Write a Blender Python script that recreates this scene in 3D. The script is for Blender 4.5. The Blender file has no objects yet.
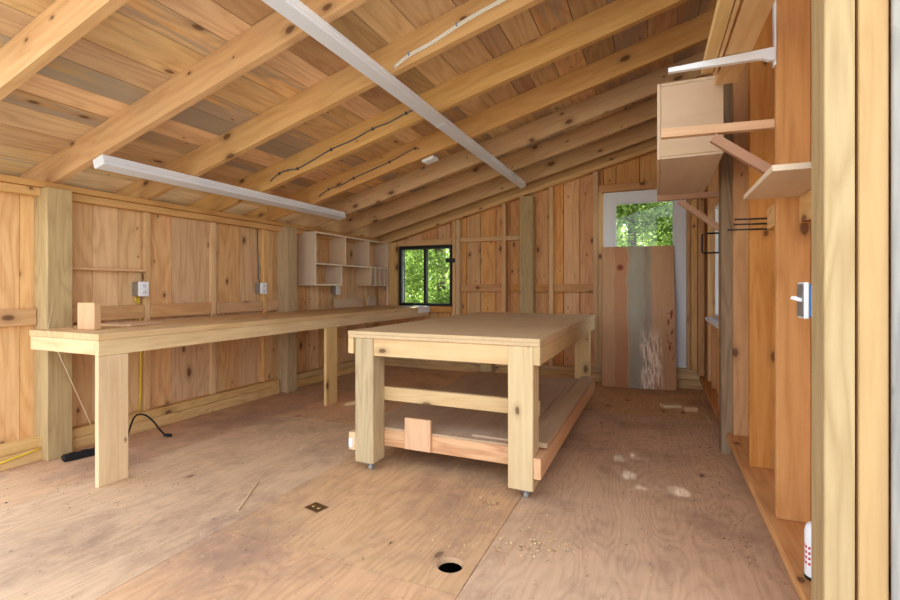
import bpy, bmesh, math, random
from mathutils import Vector, Matrix
random.seed(7)
SC = bpy.context.scene
COL = SC.collection

# ------------------------------------------------------------------ camera
cam = bpy.data.cameras.new('camera')
cam.sensor_width = 36.0
cam.lens = 475.0 / 900.0 * 36.0
cam.shift_y = -13.0 / 900.0
cam.clip_start = 0.02
co = bpy.data.objects.new('camera', cam)
co.location = (0, 0, 1.15)
co.rotation_euler = (math.radians(90), 0, math.radians(23.5))
COL.objects.link(co)
SC.camera = co

# ------------------------------------------------------------------ colour helpers
def lin(c):
    c /= 255.0
    return c / 12.92 if c <= 0.04045 else ((c + 0.055) / 1.055) ** 2.4
def rgb(r, g, b):
    return (lin(r), lin(g), lin(b), 1.0)

# ------------------------------------------------------------------ node helpers
class NT:
    def __init__(s, name):
        s.m = bpy.data.materials.new(name)
        s.m.use_nodes = True
        s.t = s.m.node_tree
        s.t.nodes.clear()
        s.out = s.t.nodes.new('ShaderNodeOutputMaterial')
    def n(s, typ, **kw):
        nd = s.t.nodes.new(typ)
        for k, v in kw.items():
            setattr(nd, k, v)
        return nd
    def l(s, a, b):
        s.t.links.new(a, b)
    def put(s, sock, v):
        if hasattr(v, 'links') or isinstance(v, bpy.types.NodeSocket):
            s.l(v, sock)
        else:
            sock.default_value = v
    def math(s, op, a, b=0.0, c=0.0, clamp=False):
        nd = s.n('ShaderNodeMath', operation=op)
        nd.use_clamp = clamp
        s.put(nd.inputs[0], a); s.put(nd.inputs[1], b); s.put(nd.inputs[2], c)
        return nd.outputs[0]
    def vmath(s, op, a, b):
        nd = s.n('ShaderNodeVectorMath', operation=op)
        s.put(nd.inputs[0], a); s.put(nd.inputs[1], b)
        return nd.outputs[0]
    def noise(s, vec, scale=1.0, detail=2.0, rough=0.5, dist=0.0):
        nd = s.n('ShaderNodeTexNoise')
        s.l(vec, nd.inputs['Vector'])
        nd.inputs['Scale'].default_value = scale
        nd.inputs['Detail'].default_value = detail
        nd.inputs['Roughness'].default_value = rough
        nd.inputs['Distortion'].default_value = dist
        return nd.outputs['Fac']
    def mix(s, fac, a, b, blend='MIX'):
        nd = s.n('ShaderNodeMix', data_type='RGBA', blend_type=blend)
        s.put(nd.inputs['Factor'], fac)
        s.put(nd.inputs['A'], a) if False else s.put(nd.inputs[6], a)
        s.put(nd.inputs[7], b)
        return nd.outputs[2]
    def ramp(s, x, lo, hi):
        nd = s.n('ShaderNodeMapRange', interpolation_type='SMOOTHSTEP')
        s.put(nd.inputs[0], x)
        nd.inputs[1].default_value = lo; nd.inputs[2].default_value = hi
        nd.inputs[3].default_value = 0.0; nd.inputs[4].default_value = 1.0
        return nd.outputs[0]
    def bsdf(s, col, rough=0.7, spec=0.3, metal=0.0, bump=None, bs=0.15, bd=0.002):
        b = s.n('ShaderNodeBsdfPrincipled')
        s.put(b.inputs['Base Color'], col)
        s.put(b.inputs['Roughness'], rough)
        b.inputs['Specular IOR Level'].default_value = spec
        b.inputs['Metallic'].default_value = metal
        if bump is not None:
            bm = s.n('ShaderNodeBump')
            bm.inputs['Strength'].default_value = bs
            bm.inputs['Distance'].default_value = bd
            s.l(bump, bm.inputs['Height'])
            s.l(bm.outputs[0], b.inputs['Normal'])
        s.l(b.outputs[0], s.out.inputs[0])
        return b

def wood(name, light, dark, ring=0.55, nring=9.0, acr=7.0, alo=0.9, fib=0.45, var=0.22, hue=0.005,
         knots=0.5, gray=0.0, graycol=(120, 112, 104), saw=0.0, rough=0.72, dirt=0.0, dirtcol=(92, 74, 62), spec=0.25, seam=False):
    """sawn timber: gc = (along, across, through) in metres on each board, bid = a random number per board"""
    light = (light[0] * 0.98, light[1] * 0.998, light[2] * 0.985); dark = (dark[0] * 0.98, dark[1] * 0.99, dark[2] * 0.97)
    s = NT(name)
    gc = s.n('ShaderNodeAttribute', attribute_name='gc').outputs['Vector']
    bid = s.n('ShaderNodeAttribute', attribute_name='bid').outputs['Fac']
    off = s.n('ShaderNodeCombineXYZ')
    s.l(s.math('MULTIPLY', bid, 17.3), off.inputs[0])
    s.l(s.math('MULTIPLY', bid, 5.1), off.inputs[1])
    s.l(s.math('MULTIPLY', bid, 9.7), off.inputs[2])
    v = s.vmath('ADD', gc, off.outputs[0])
    vl = s.vmath('MULTIPLY', v, (alo, acr, acr))
    nl = s.noise(vl, 1.0, 2.0, 0.45, 0.25)
    pp = s.math('PINGPONG', s.math('MULTIPLY', nl, nring), 0.5)
    rg = s.math('POWER', s.math('MULTIPLY', pp, 2.0), 1.6)
    fb = s.noise(s.vmath('MULTIPLY', v, (3.0, 48.0, 48.0)), 1.0, 6.0, 0.68)
    bl = s.noise(s.vmath('MULTIPLY', v, (1.3, 3.5, 3.5)), 1.0, 3.0, 0.55)
    f = s.math('MULTIPLY', rg, ring)
    f = s.math('ADD', f, s.math('MULTIPLY', s.math('SUBTRACT', fb, 0.45), fib * 3.0))
    f = s.math('ADD', f, s.math('MULTIPLY', s.math('SUBTRACT', bl, 0.5), 0.5))
    if saw > 0:
        sw = s.noise(s.vmath('ADD', s.vmath('MULTIPLY', v, (60.0, 4.0, 4.0)), s.vmath('MULTIPLY', s.vmath('MULTIPLY', v, v), (0.0, 60.0, 60.0))), 1.0, 2.0, 0.6)
        f = s.math('ADD', f, s.math('MULTIPLY', s.math('SUBTRACT', sw, 0.5), saw))
    f = s.math('ADD', f, 0.0, clamp=True)
    col = s.mix(f, rgb(*light), rgb(*dark))
    # board to board colour
    h = s.n('ShaderNodeHueSaturation')
    r1 = s.math('FRACT', s.math('MULTIPLY', bid, 7.13))
    r2 = s.math('FRACT', s.math('MULTIPLY', bid, 13.7))
    r3 = s.math('FRACT', s.math('MULTIPLY', bid, 29.3))
    s.l(s.math('ADD', s.math('MULTIPLY', s.math('SUBTRACT', r1, 0.5), 2 * var), 1.0), h.inputs['Value'])
    s.l(s.math('ADD', s.math('MULTIPLY', s.math('SUBTRACT', r2, 0.5), 2 * hue), 0.5), h.inputs['Hue'])
    s.l(s.math('ADD', s.math('MULTIPLY', s.math('SUBTRACT', r3, 0.5), 0.22), 1.0), h.inputs['Saturation'])
    s.l(col, h.inputs['Color'])
    col = h.outputs[0]
    if gray > 0:
        g1 = s.noise(s.vmath('MULTIPLY', v, (1.2, 11.0, 11.0)), 1.0, 6.0, 0.7)
        thr = s.math('SUBTRACT', 0.80, s.math('MULTIPLY', r3, 0.42 * gray))
        gm = s.math('MULTIPLY', s.math('SUBTRACT', g1, thr), 6.0, clamp=True)
        col = s.mix(s.math('MULTIPLY', gm, 0.75), col, rgb(*graycol))
    if knots > 0:
        kv = s.n('ShaderNodeTexVoronoi', voronoi_dimensions='2D')
        sx = s.n('ShaderNodeSeparateXYZ'); s.l(v, sx.inputs[0])
        cx = s.n('ShaderNodeCombineXYZ')
        wob = s.math('ADD', s.math('MULTIPLY', s.math('SUBTRACT', bl, 0.5), 0.15), s.math('MULTIPLY', s.math('SUBTRACT', fb, 0.5), 0.10))
        s.l(s.math('ADD', s.math('MULTIPLY', sx.outputs[0], 3.2), s.math('MULTIPLY', s.math('SUBTRACT', fb, 0.5), 0.12)), cx.inputs[0])
        s.l(s.math('ADD', s.math('MULTIPLY', s.math('ADD', sx.outputs[1], s.math('MULTIPLY', sx.outputs[2], 0.7)), 6.0), wob), cx.inputs[1])
        s.l(cx.outputs[0], kv.inputs['Vector'])
        kv.inputs['Scale'].default_value = 1.0
        sc = s.n('ShaderNodeSeparateColor'); s.l(kv.outputs['Color'], sc.inputs[0])
        on = s.math('LESS_THAN', sc.outputs[0], knots)
        size = s.math('ADD', 0.03, s.math('MULTIPLY', s.math('MULTIPLY', sc.outputs[1], sc.outputs[1]), 0.13))
        q = s.math('DIVIDE', kv.outputs['Distance'], size)
        core = s.math('MULTIPLY', s.math('SUBTRACT', 1.0, s.ramp(q, 0.55, 1.15)), on)
        halo = s.math('MULTIPLY', s.math('SUBTRACT', 1.0, s.ramp(q, 0.9, 2.6)), on)
        col = s.mix(s.math('MULTIPLY', halo, 0.35), col, rgb(*[int(c * 0.78) for c in dark]))
        col = s.mix(s.math('MULTIPLY', core, 0.8), col, rgb(88, 52, 32))
    if dirt > 0:
        geo = s.n('ShaderNodeNewGeometry').outputs['Position']
        d1 = s.noise(s.vmath('MULTIPLY', geo, (1.3, 1.1, 1.1)), 1.0, 8.0, 0.72)
        dm = s.math('MULTIPLY', s.ramp(d1, 0.42, 0.72), dirt)
        col = s.mix(dm, col, rgb(*dirtcol))
        d2 = s.noise(geo, 38.0, 3.0, 0.7)
        col = s.mix(s.math('MULTIPLY', s.ramp(d2, 0.60, 0.70), 0.45 * dirt), col, rgb(215, 190, 160))
        d3 = s.noise(s.vmath('ADD', geo, (9.3, 4.1, 0.0)), 27.0, 4.0, 0.7)
        col = s.mix(s.math('MULTIPLY', s.ramp(d3, 0.62, 0.72), 0.6 * dirt), col, rgb(60, 44, 36))
    bp = s.math('ADD', s.math('MULTIPLY', fb, 0.6), s.math('MULTIPLY', rg, 0.25))
    s.bsdf(col, rough, spec, 0.0, bp, 0.25, 0.0015)
    return s.m

def plain(name, c, rough=0.5, spec=0.4, metal=0.0, vary=0.06, scale=30.0):
    s = NT(name)
    tc = s.n('ShaderNodeTexCoord').outputs['Object']
    nz = s.noise(tc, scale, 3.0, 0.6)
    hi = tuple(min(255, int(x * (1 + vary))) for x in c); lo = tuple(int(x * (1 - vary)) for x in c)
    s.bsdf(s.mix(nz, rgb(*lo), rgb(*hi)), rough, spec, metal)
    return s.m

M = {}
M['left_boards'] = wood('pale_board_cladding', (228, 184, 136), (196, 142, 94), ring=0.48, nring=8, acr=5, var=0.13, knots=0.4, saw=0.3, gray=0.5)
M['back_boards'] = wood('red_pine_cladding', (226, 172, 120), (194, 134, 86), ring=0.45, nring=7, acr=6, var=0.10, knots=0.6, saw=0.12)
M['roof_boards'] = wood('rough_roof_boards', (220, 178, 132), (182, 132, 90), ring=0.45, nring=8, acr=5, var=0.26, hue=0.007, knots=0.22, gray=1.15, graycol=(154, 145, 136), saw=0.35)
M['rafter'] = wood('rafter_lumber', (216, 171, 122), (186, 136, 88), ring=0.35, nring=6, acr=6, var=0.06, knots=0.45)
M['stud'] = wood('stud_lumber', (224, 180, 130), (198, 146, 98), ring=0.4, nring=6, acr=7, var=0.08, knots=0.45)
M['red_stud'] = wood('reddish_stud_lumber', (208, 152, 100), (176, 118, 70), ring=0.45, nring=6, acr=6, var=0.05, hue=0.002, knots=0.4, saw=0.12)
M['pale_stud'] = wood('fresh_pale_lumber', (216, 184, 138), (196, 156, 110), ring=0.35, nring=6, acr=8, var=0.04, knots=0.3)
M['treated'] = wood('greenish_treated_lumber', (192, 166, 126), (160, 134, 98), ring=0.5, nring=9, acr=9, var=0.05, knots=0.12)
M['front_post'] = wood('yellowish_treated_lumber', (186, 158, 118), (162, 132, 92), ring=0.6, nring=8, acr=8, var=0.01, hue=0.001, knots=0.08)
M['front_stud'] = wood('orange_pale_lumber', (194, 156, 110), (172, 132, 88), ring=0.4, nring=6, acr=7, var=0.01, hue=0.001, knots=0.25)
M['bench'] = wood('bench_lumber', (228, 194, 146), (202, 158, 110), ring=0.35, nring=6, acr=7, var=0.05, knots=0.35, dirt=0.1)
M['bench_top'] = wood('bench_top_boards', (216, 180, 136), (188, 148, 106), ring=0.35, nring=6, acr=6, var=0.06, knots=0.25, dirt=0.3, dirtcol=(182, 156, 128))
M['table_ply'] = wood('worn_table_plywood', (212, 180, 142), (190, 154, 116), ring=0.22, nring=6, acr=3, var=0.04, knots=0.0, dirt=0.25, dirtcol=(168, 144, 120))
M['fir'] = wood('orange_fir_lumber', (228, 176, 122), (200, 134, 80), ring=0.7, nring=9, acr=9, var=0.05, knots=0.2)
M['shelf_ply'] = wood('dusty_shelf_plywood', (196, 162, 130), (172, 136, 104), ring=0.25, nring=6, acr=3, var=0.08, knots=0.0, dirt=0.35, dirtcol=(164, 138, 116))
M['floor'] = wood('plywood_floor', (222, 177, 138), (180, 134, 99), ring=0.36, nring=20, acr=3.6, alo=0.9, fib=0.36, var=0.05, hue=0.004, knots=0.06, dirt=0.85, dirtcol=(150, 120, 102), rough=0.65)
M['birch'] = wood('birch_plywood', (218, 190, 164), (198, 168, 142), ring=0.3, nring=5, acr=3, alo=0.5, fib=0.25, var=0.04, hue=0.004, knots=0.0)
M['sill'] = wood('sill_timber', (222, 184, 130), (188, 144, 94), ring=0.45, nring=7, acr=6, var=0.07, knots=0.3, dirt=0.2)
M['weather'] = wood('weathered_board', (180, 152, 124), (140, 116, 94), ring=0.5, nring=6, acr=6, var=0.05, knots=0.15, gray=0.7, graycol=(150, 140, 130))
M['old_post'] = wood('old_brown_post', (160, 130, 98), (118, 92, 66), ring=0.6, nring=9, acr=9, var=0.02, hue=0.001, knots=0.12, gray=0.3, graycol=(140, 126, 110))
M['pink_offcut'] = wood('pinkish_offcut', (222, 176, 136), (200, 148, 108), ring=0.3, nring=5, acr=8, var=0.05, knots=0.1)
M['dark_arm'] = wood('reddish_arm_lumber', (190, 142, 108), (160, 108, 76), ring=0.4, nring=5, acr=8, var=0.08, knots=0.3)
M['white_paint'] = plain('white_enamel', (234, 239, 248), 0.35, 0.5, 0.0, 0.01)
M['lens'] = plain('frosted_lens', (222, 226, 236), 0.45, 0.4, 0.0, 0.01)
M['door_white'] = plain('white_door_paint', (226, 228, 234), 0.45, 0.4, 0.0, 0.015)
M['black_metal'] = plain('black_metal', (26, 27, 30), 0.45, 0.5, 0.0, 0.1)
M['black_rubber'] = plain('black_rubber', (22, 22, 24), 0.6, 0.3, 0.0, 0.2)
M['steel'] = plain('galvanised_steel', (168, 170, 172), 0.42, 0.5, 0.75, 0.12)
M['white_plastic'] = plain('white_plastic', (236, 238, 242), 0.4, 0.5, 0.0, 0.02)
M['caster_grey'] = plain('grey_caster_rubber', (158, 156, 152), 0.5, 0.3, 0.0, 0.1)
M['blue_plastic'] = plain('blue_plastic', (66, 120, 186), 0.45, 0.4, 0.0, 0.05)
M['yellow_cable'] = plain('yellow_cable', (226, 196, 52), 0.45, 0.4, 0.0, 0.05)
M['gray_cable'] = plain('gray_cable', (104, 98, 96), 0.5, 0.4, 0.0, 0.05)
M['white_cable'] = plain('white_cable', (226, 220, 208), 0.5, 0.4, 0.0, 0.03)
M['red_print'] = plain('red_print', (196, 44, 48), 0.5, 0.4, 0.0, 0.05)
M['brass'] = plain('brass', (196, 168, 104), 0.35, 0.5, 0.9, 0.1)
M['twine'] = plain('pale_twine', (226, 206, 172), 0.7, 0.2, 0.0, 0.05)
M['dark_hole'] = plain('dark_soil', (40, 32, 26), 0.9, 0.1, 0.0, 0.3)
M['outer_skin'] = plain('dark_building_paper', (70, 52, 40), 0.9, 0.1, 0.0, 0.1)
M['edge'] = plain('pale_ply_edge', (240, 224, 200), 0.6, 0.2, 0.0, 0.03)
M['debris'] = plain('dark_bark_crumbs', (72, 52, 42), 0.9, 0.1, 0.0, 0.3)
M['shaving'] = wood('pale_shavings', (214, 180, 140), (184, 144, 106), ring=0.2, var=0.1, knots=0.0)

# ------------------------------------------------------------------ mesh builder
def frame(axis):
    return {'x': (0, 1, 2), 'y': (1, 2, 0), 'z': (2, 0, 1)}[axis]
class MB:
    def __init__(s):
        s.v = []; s.f = []; s.gc = []; s.bid = []; s.mi = []; s.smooth = []
    def add(s, verts, faces, gcs, bid, mi=0, smooth=False):
        o = len(s.v)
        s.v += [tuple(p) for p in verts]; s.gc += [tuple(g) for g in gcs]; s.bid += [bid] * len(verts)
        s.f += [tuple(i + o for i in f) for f in faces]
        s.mi += [mi] * len(faces); s.smooth += [smooth] * len(faces)
    def box(s, x0, x1, y0, y1, z0, z1, axis=None, mat=None, bev=0.0025, bid=None, mi=0, taper=None):
        """a chamfered board; axis = grain direction; mat = optional Matrix applied about the world origin"""
        c = Vector(((x0 + x1) / 2, (y0 + y1) / 2, (z0 + z1) / 2))
        h = (abs(x1 - x0) / 2, abs(y1 - y0) / 2, abs(z1 - z0) / 2)
        if axis is None:
            axis = 'xyz'[max(range(3), key=lambda i: h[i])]
        b = min(bev, min(h) * 0.45)
        if bid is None: bid = random.random()
        vs, idx = [], {}
        for sx in (-1, 1):
            for sy in (-1, 1):
                for sz in (-1, 1):
                    sg = (sx, sy, sz)
                    for k in range(3):
                        p = [sg[i] * (h[i] - (0 if i == k else b)) for i in range(3)]
                        idx[sg + (k,)] = len(vs); vs.append(p)
        fs = []
        for k in range(3):
            a, bb = (k + 1) % 3, (k + 2) % 3
            for sg in (-1, 1):
                q = []
                for (u, w) in ((-1, -1), (1, -1), (1, 1), (-1, 1)):
                    t = [0, 0, 0]; t[k] = sg; t[a] = u; t[bb] = w
                    q.append(idx[tuple(t) + (k,)])
                fs.append(q if sg > 0 else q[::-1])
        for k in range(3):
            a, bb = (k + 1) % 3, (k + 2) % 3
            for u in (-1, 1):
                for w in (-1, 1):
                    t0 = [0, 0, 0]; t1 = [0, 0, 0]
                    t0[k] = -1; t1[k] = 1
                    for t in (t0, t1): t[a] = u; t[bb] = w
                    q = [idx[tuple(t0) + (a,)], idx[tuple(t1) + (a,)], idx[tuple(t1) + (bb,)], idx[tuple(t0) + (bb,)]]
                    fs.append(q if u * w > 0 else q[::-1])
        for sx in (-1, 1):
            for sy in (-1, 1):
                for sz in (-1, 1):
                    q = [idx[(sx, sy, sz, 0)], idx[(sx, sy, sz, 1)], idx[(sx, sy, sz, 2)]]
                    fs.append(q if sx * sy * sz > 0 else q[::-1])
        A = 'xyz'.index(axis)
        o1, o2 = [i for i in range(3) if i != A]
        if h[o1] < h[o2]: o1, o2 = o2, o1
        gcs = [(p[A], p[o1], p[o2]) for p in vs]
        vs = [Vector(p) + c for p in vs]
        if mat is not None: vs = [mat @ p for p in vs]
        s.add(vs, fs, gcs, bid, mi)
    def ob(s, centre, size, rot=(0, 0, 0), axis=None, **kw):
        """board given by centre, size and euler rotation"""
        from mathutils import Euler
        m = Matrix.Translation(centre) @ Euler(rot).to_matrix().to_4x4()
        a, b, c = size
        s.box(-a / 2, a / 2, -b / 2, b / 2, -c / 2, c / 2, axis=axis, mat=m, **kw)
    def prism(s, poly, ext, bid=None, mi=0, gfun=None):
        """closed polygon (3-D points) extruded by the vector ext"""
        poly = [Vector(p) for p in poly]; e = Vector(ext); n = len(poly)
        nrm = Vector((0, 0, 0))
        for i in range(n): nrm += poly[i].cross(poly[(i + 1) % n])
        if nrm.dot(e) < 0: poly = poly[::-1]
        if bid is None: bid = random.random()
        vs = poly + [p + e for p in poly]
        fs = [list(range(n))[::-1], [i + n for i in range(n)]]
        for i in range(n):
            j = (i + 1) % n
            fs.append([i, j, j + n, i + n])
        if gfun is None:
            ax = max((poly[(i + 1) % n] - poly[i] for i in range(n)), key=lambda d: d.length).normalized()
            an = e.normalized(); ac = ax.cross(an)
            gfun = lambda p: (p.dot(ax), p.dot(ac), p.dot(an))
        s.add(vs, fs, [gfun(p) for p in vs], bid, mi)
    def tube(s, path, r, seg=8, mi=0, cap=True, sm=0):
        path = [Vector(p) for p in path]
        if sm:
            q = [path[0]]
            for i in range(len(path) - 1):
                p0, p1, p2, p3 = path[max(i - 1, 0)], path[i], path[i + 1], path[min(i + 2, len(path) - 1)]
                for k in range(1, sm + 1):
                    t = k / sm
                    q.append(.5 * ((2 * p1) + (p2 - p0) * t + (2 * p0 - 5 * p1 + 4 * p2 - p3) * t * t + (3 * p1 - p0 - 3 * p2 + p3) * t ** 3))
            path = q
        n = len(path); rings = []
        rr = r if isinstance(r, (list, tuple)) else [r] * n
        up = Vector((0, 0, 1)); prev = None
        for i, p in enumerate(path):
            t = (path[min(i + 1, n - 1)] - path[max(i - 1, 0)]).normalized()
            a = t.cross(up if abs(t.z) < 0.95 else Vector((1, 0, 0)))
            if prev is not None and prev.length > 0:
                a = prev - t * prev.dot(t)
            a.normalize(); b = t.cross(a); prev = a
            rings.append([p + (a * math.cos(2 * math.pi * k / seg) + b * math.sin(2 * math.pi * k / seg)) * rr[i] for k in range(seg)])
        vs = [q for R in rings for q in R]; fs = []
        for i in range(n - 1):
            for k in range(seg):
                k2 = (k + 1) % seg
                fs.append([i * seg + k, i * seg + k2, (i + 1) * seg + k2, (i + 1) * seg + k])
        if cap:
            fs.append(list(range(seg))[::-1]); fs.append([(n - 1) * seg + k for k in range(seg)])
        s.add(vs, fs, [(p.z, p.x, p.y) for p in vs], random.random(), mi, True)
    def lathe(s, base, prof, seg=24, axis='z', mi=0):
        A = {'z': (Vector((1, 0, 0)), Vector((0, 1, 0)), Vector((0, 0, 1))), 'x': (Vector((0, 1, 0)), Vector((0, 0, 1)), Vector((1, 0, 0))),
             'y': (Vector((0, 0, 1)), Vector((1, 0, 0)), Vector((0, 1, 0)))}[axis]
        base = Vector(base); vs = []; fs = []; n = len(prof)
        for (r, z) in prof:
            for k in range(seg):
                a = 2 * math.pi * k / seg
                vs.append(base + A[0] * r * math.cos(a) + A[1] * r * math.sin(a) + A[2] * z)
        for i in range(n - 1):
            for k in range(seg):
                k2 = (k + 1) % seg
                fs.append([i * seg + k, i * seg + k2, (i + 1) * seg + k2, (i + 1) * seg + k])
        fs.append(list(range(seg))[::-1]); fs.append([(n - 1) * seg + k for k in range(seg)])
        s.add(vs, fs, [(p.z, p.x, p.y) for p in vs], random.random(), mi, True)
    def build(s, name, mats, parent=None, origin=None):
        if not isinstance(mats, (list, tuple)): mats = [mats]
        if parent is not None:
            o = Vector(parent['_o'])
        elif origin is not None:
            o = Vector(origin)
        else:
            xs = [p[0] for p in s.v]; ys = [p[1] for p in s.v]; zs = [p[2] for p in s.v]
            o = Vector(((min(xs) + max(xs)) / 2, (min(ys) + max(ys)) / 2, min(zs)))
        me = bpy.data.meshes.new(name)
        me.from_pydata([Vector(p) - o for p in s.v], [], s.f)
        a = me.attributes.new('gc', 'FLOAT_VECTOR', 'POINT')
        a.data.foreach_set('vector', [c for g in s.gc for c in g])
        a = me.attributes.new('bid', 'FLOAT', 'POINT')
        a.data.foreach_set('value', s.bid)
        for m in mats: me.materials.append(m)
        me.polygons.foreach_set('material_index', s.mi)
        me.polygons.foreach_set('use_smooth', s.smooth)
        me.update()
        ob = bpy.data.objects.new(name, me)
        COL.objects.link(ob)
        if parent is not None:
            ob.parent = parent
        else:
            ob.location = o
        ob['_o'] = tuple(o)
        return ob

def tag(o, label=None, cat=None, group=None, kind=None):
    if label: o['label'] = label
    if cat: o['category'] = cat
    if group: o['group'] = group
    if kind: o['kind'] = kind
    return o
def thing(name, loc, label, cat, group=None):
    o = bpy.data.objects.new(name, None)
    o.empty_display_size = 0.1
    COL.objects.link(o)
    o.location = loc; o['_o'] = tuple(loc)
    return tag(o, label, cat, group)
def one(name, mb, mat, label, cat, group=None, kind=None):
    return tag(mb.build(name, mat), label, cat, group, kind)
def struct(name, mb, mat, label=None, cat=None):
    return tag(mb.build(name, mat), label, cat, None, 'structure')

# ------------------------------------------------------------------ the building
SL = 0.2653                                    # roof slope, rising to +X
def zr(x): return 1.855 + SL * (x + 3.75)      # underside of the rafters
XL, XR, YB, YF = -3.84, 0.60, 6.12, 1.55       # inner faces of the cladding, open front
RD = 0.19                                      # rafter depth

# floor: plywood sheets, with a real round hole
mb = MB()
sheets = []
HX, HY, HR = -0.783, 1.803, 0.052
xs = [-4.0, -3.115, -1.895, -0.68, 0.54, 0.75]
for i in range(len(xs) - 1):
    x0, x1 = xs[i] + 0.0012, xs[i + 1] - 0.0012
    st = [-0.81, 0.41, -0.81, -0.4, 0.1][i]
    y = st
    ya = [0.72]
    while True:
        y += 2.44
        if y >= 6.3: break
        if y > 0.9: ya.append(y)
    if i == 2: ya = [0.72, 1.636, 4.07]
    if i == 3: ya = [0.72, 4.6]
    if i == 1: ya = [0.72, 3.3]
    ya.append(6.3)
    for j in range(len(ya) - 1):
        y0, y1 = ya[j] + 0.0012, ya[j + 1] - 0.0012
        if x0 < HX < x1 and y0 < HY < y1:
            # sheet with a hole: split into a ring patch and four plain pieces sharing one grain
            b = random.random(); w = 0.11
            cx, cy = (x0 + x1) / 2, (y0 + y1) / 2
            def g(p): return (p[1] - cy, p[0] - cx, p[2])
            def slab(a0, a1, b0, b1):
                vs = [(a0, b0, -.018), (a1, b0, -.018), (a1, b1, -.018), (a0, b1, -.018), (a0, b0, 0), (a1, b0, 0), (a1, b1, 0), (a0, b1, 0)]
                mb.add(vs, [(0, 3, 2, 1), (4, 5, 6, 7), (0, 1, 5, 4), (1, 2, 6, 5), (2, 3, 7, 6), (3, 0, 4, 7)], [g(p) for p in vs], b)
            slab(x0, x1, y0, HY - w); slab(x0, x1, HY + w, y1)
            slab(x0, HX - w, HY - w, HY + w)
            if x1 > HX + w: slab(HX + w, x1, HY - w, HY + w)
            wx1 = min(w, x1 - HX)
            N = 48; vs = []; fs = []
            for k in range(N):
                a = 2 * math.pi * k / N
                c, sn = math.cos(a), math.sin(a)
                t = min((wx1 if c > 0 else w) / max(abs(c), 1e-6), w / max(abs(sn), 1e-6))
                for (rr, z) in ((t, 0.0), (HR + .004, 0.0), (HR - .001, -0.02)):
                    vs.append((HX + c * rr, HY + sn * rr, z))
            for k in range(N):
                k2 = (k + 1) % N
                fs.append((k * 3, k2 * 3, k2 * 3 + 1, k * 3 + 1)); fs.append((k * 3 + 1, k2 * 3 + 1, k2 * 3 + 2, k * 3 + 2))
            # corners of the square patch
            mb.add(vs, fs, [g(p) for p in vs], b)
            for sx, sy in ((-w, -w), (wx1, -w), (wx1, w), (-w, w)):
                a = math.atan2(sy, sx); k = int((a % (2 * math.pi)) / (2 * math.pi) * N)
                p0, p1 = vs[(k % N) * 3], vs[((k + 1) % N) * 3]
                q = (HX + sx, HY + sy, 0.0)
                vv = [p0, q, p1]
                mb.add(vv, [(0, 1, 2)], [g(p) for p in vv], b)
        else:
            mb.box(x0, x1, y0, y1, -0.018, 0.0, axis='y', bev=0.001)
floor = struct('floor', mb, M['floor'], 'worn plywood floor strewn with shavings and sawdust', 'floor')
mb = MB()
mb.box(-4.3, 0.9, 0.72, 6.4, -0.42, -0.40, bev=0)
struct('ground_under_floor', mb, M['dark_hole'], 'dark ground under the plywood floor', 'ground')

# roof boards, laid along the building across the rafters
mb = MB()
TH = math.atan(SL); cs = math.cos(TH)
RY = [1.215, 1.875, 2.52, 3.195, 3.87, 4.52, 5.155, 5.825]
u = 0.0
ux = -4.45
while ux < 1.15:
    wdt = random.choice([0.15, 0.18, 0.2, 0.22, 0.24, 0.27])
    x0, x1 = ux, min(ux + wdt * cs, 1.15)
    cut = [0.86] + sorted(random.sample([1.8975, 2.5425, 3.2175, 3.8925, 4.5425], random.choice([0, 1, 1, 2]))) + [6.5]
    for j in range(len(cut) - 1):
        xm = (x0 + x1) / 2
        zm = zr(xm) + RD + 0.012
        mb.ob((xm, (cut[j] + cut[j + 1]) / 2, zm), ((x1 - x0) / cs - 0.004, cut[j + 1] - cut[j] - 0.002, 0.022 + random.uniform(-.003, .003)), (0, -TH, 0), axis='y', bev=0.002)
    ux = x1
    if ux >= 1.149: break
mb.ob(((-4.45 + 1.15) / 2, 3.68, zr(-1.65) + RD + 0.035), (5.7 / cs, 5.7, 0.012), (0, -TH, 0), axis='y', mi=1)
struct('ceiling', mb, [M['roof_boards'], M['outer_skin']], 'sloping board ceiling of mixed tan and grey weathered planks', 'ceiling')

# rafters
ORD = ['first', 'second', 'third', 'fourth', 'fifth', 'sixth', 'seventh', 'eighth']
RL = ['sloping pine rafter crossing the top left corner of the photo', 'second pine rafter from the front, meeting the plate over the treated wall post',
      'third pine rafter from the front, carrying the white cable', 'fourth pine rafter from the front, with a grey cable clipped along it',
      'fifth pine rafter from the front, with a short grey cable beside the white box', 'sixth pine rafter from the front, just behind the small white box',
      'seventh pine rafter from the front, second before the back wall rafter', 'eighth pine rafter from the front, next to the one on the back wall']
def rafter(y, lab, dz=0.0):
    m = MB()
    x0, x1 = -4.25, 1.05
    m.prism([(x0, y, zr(x0) + dz), (x1, y, zr(x1) + dz), (x1, y, zr(x1) + RD - 0.002), (x0, y, zr(x0) + RD - 0.002)], (0, 0.045, 0))
    return one('rafter', m, M['rafter'], lab, 'rafter', 'roof rafters')
for y, lab in zip(RY, RL): rafter(y, lab)
rafter(6.06, 'last pine rafter, lying along the top of the back wall', -0.028)

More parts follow.
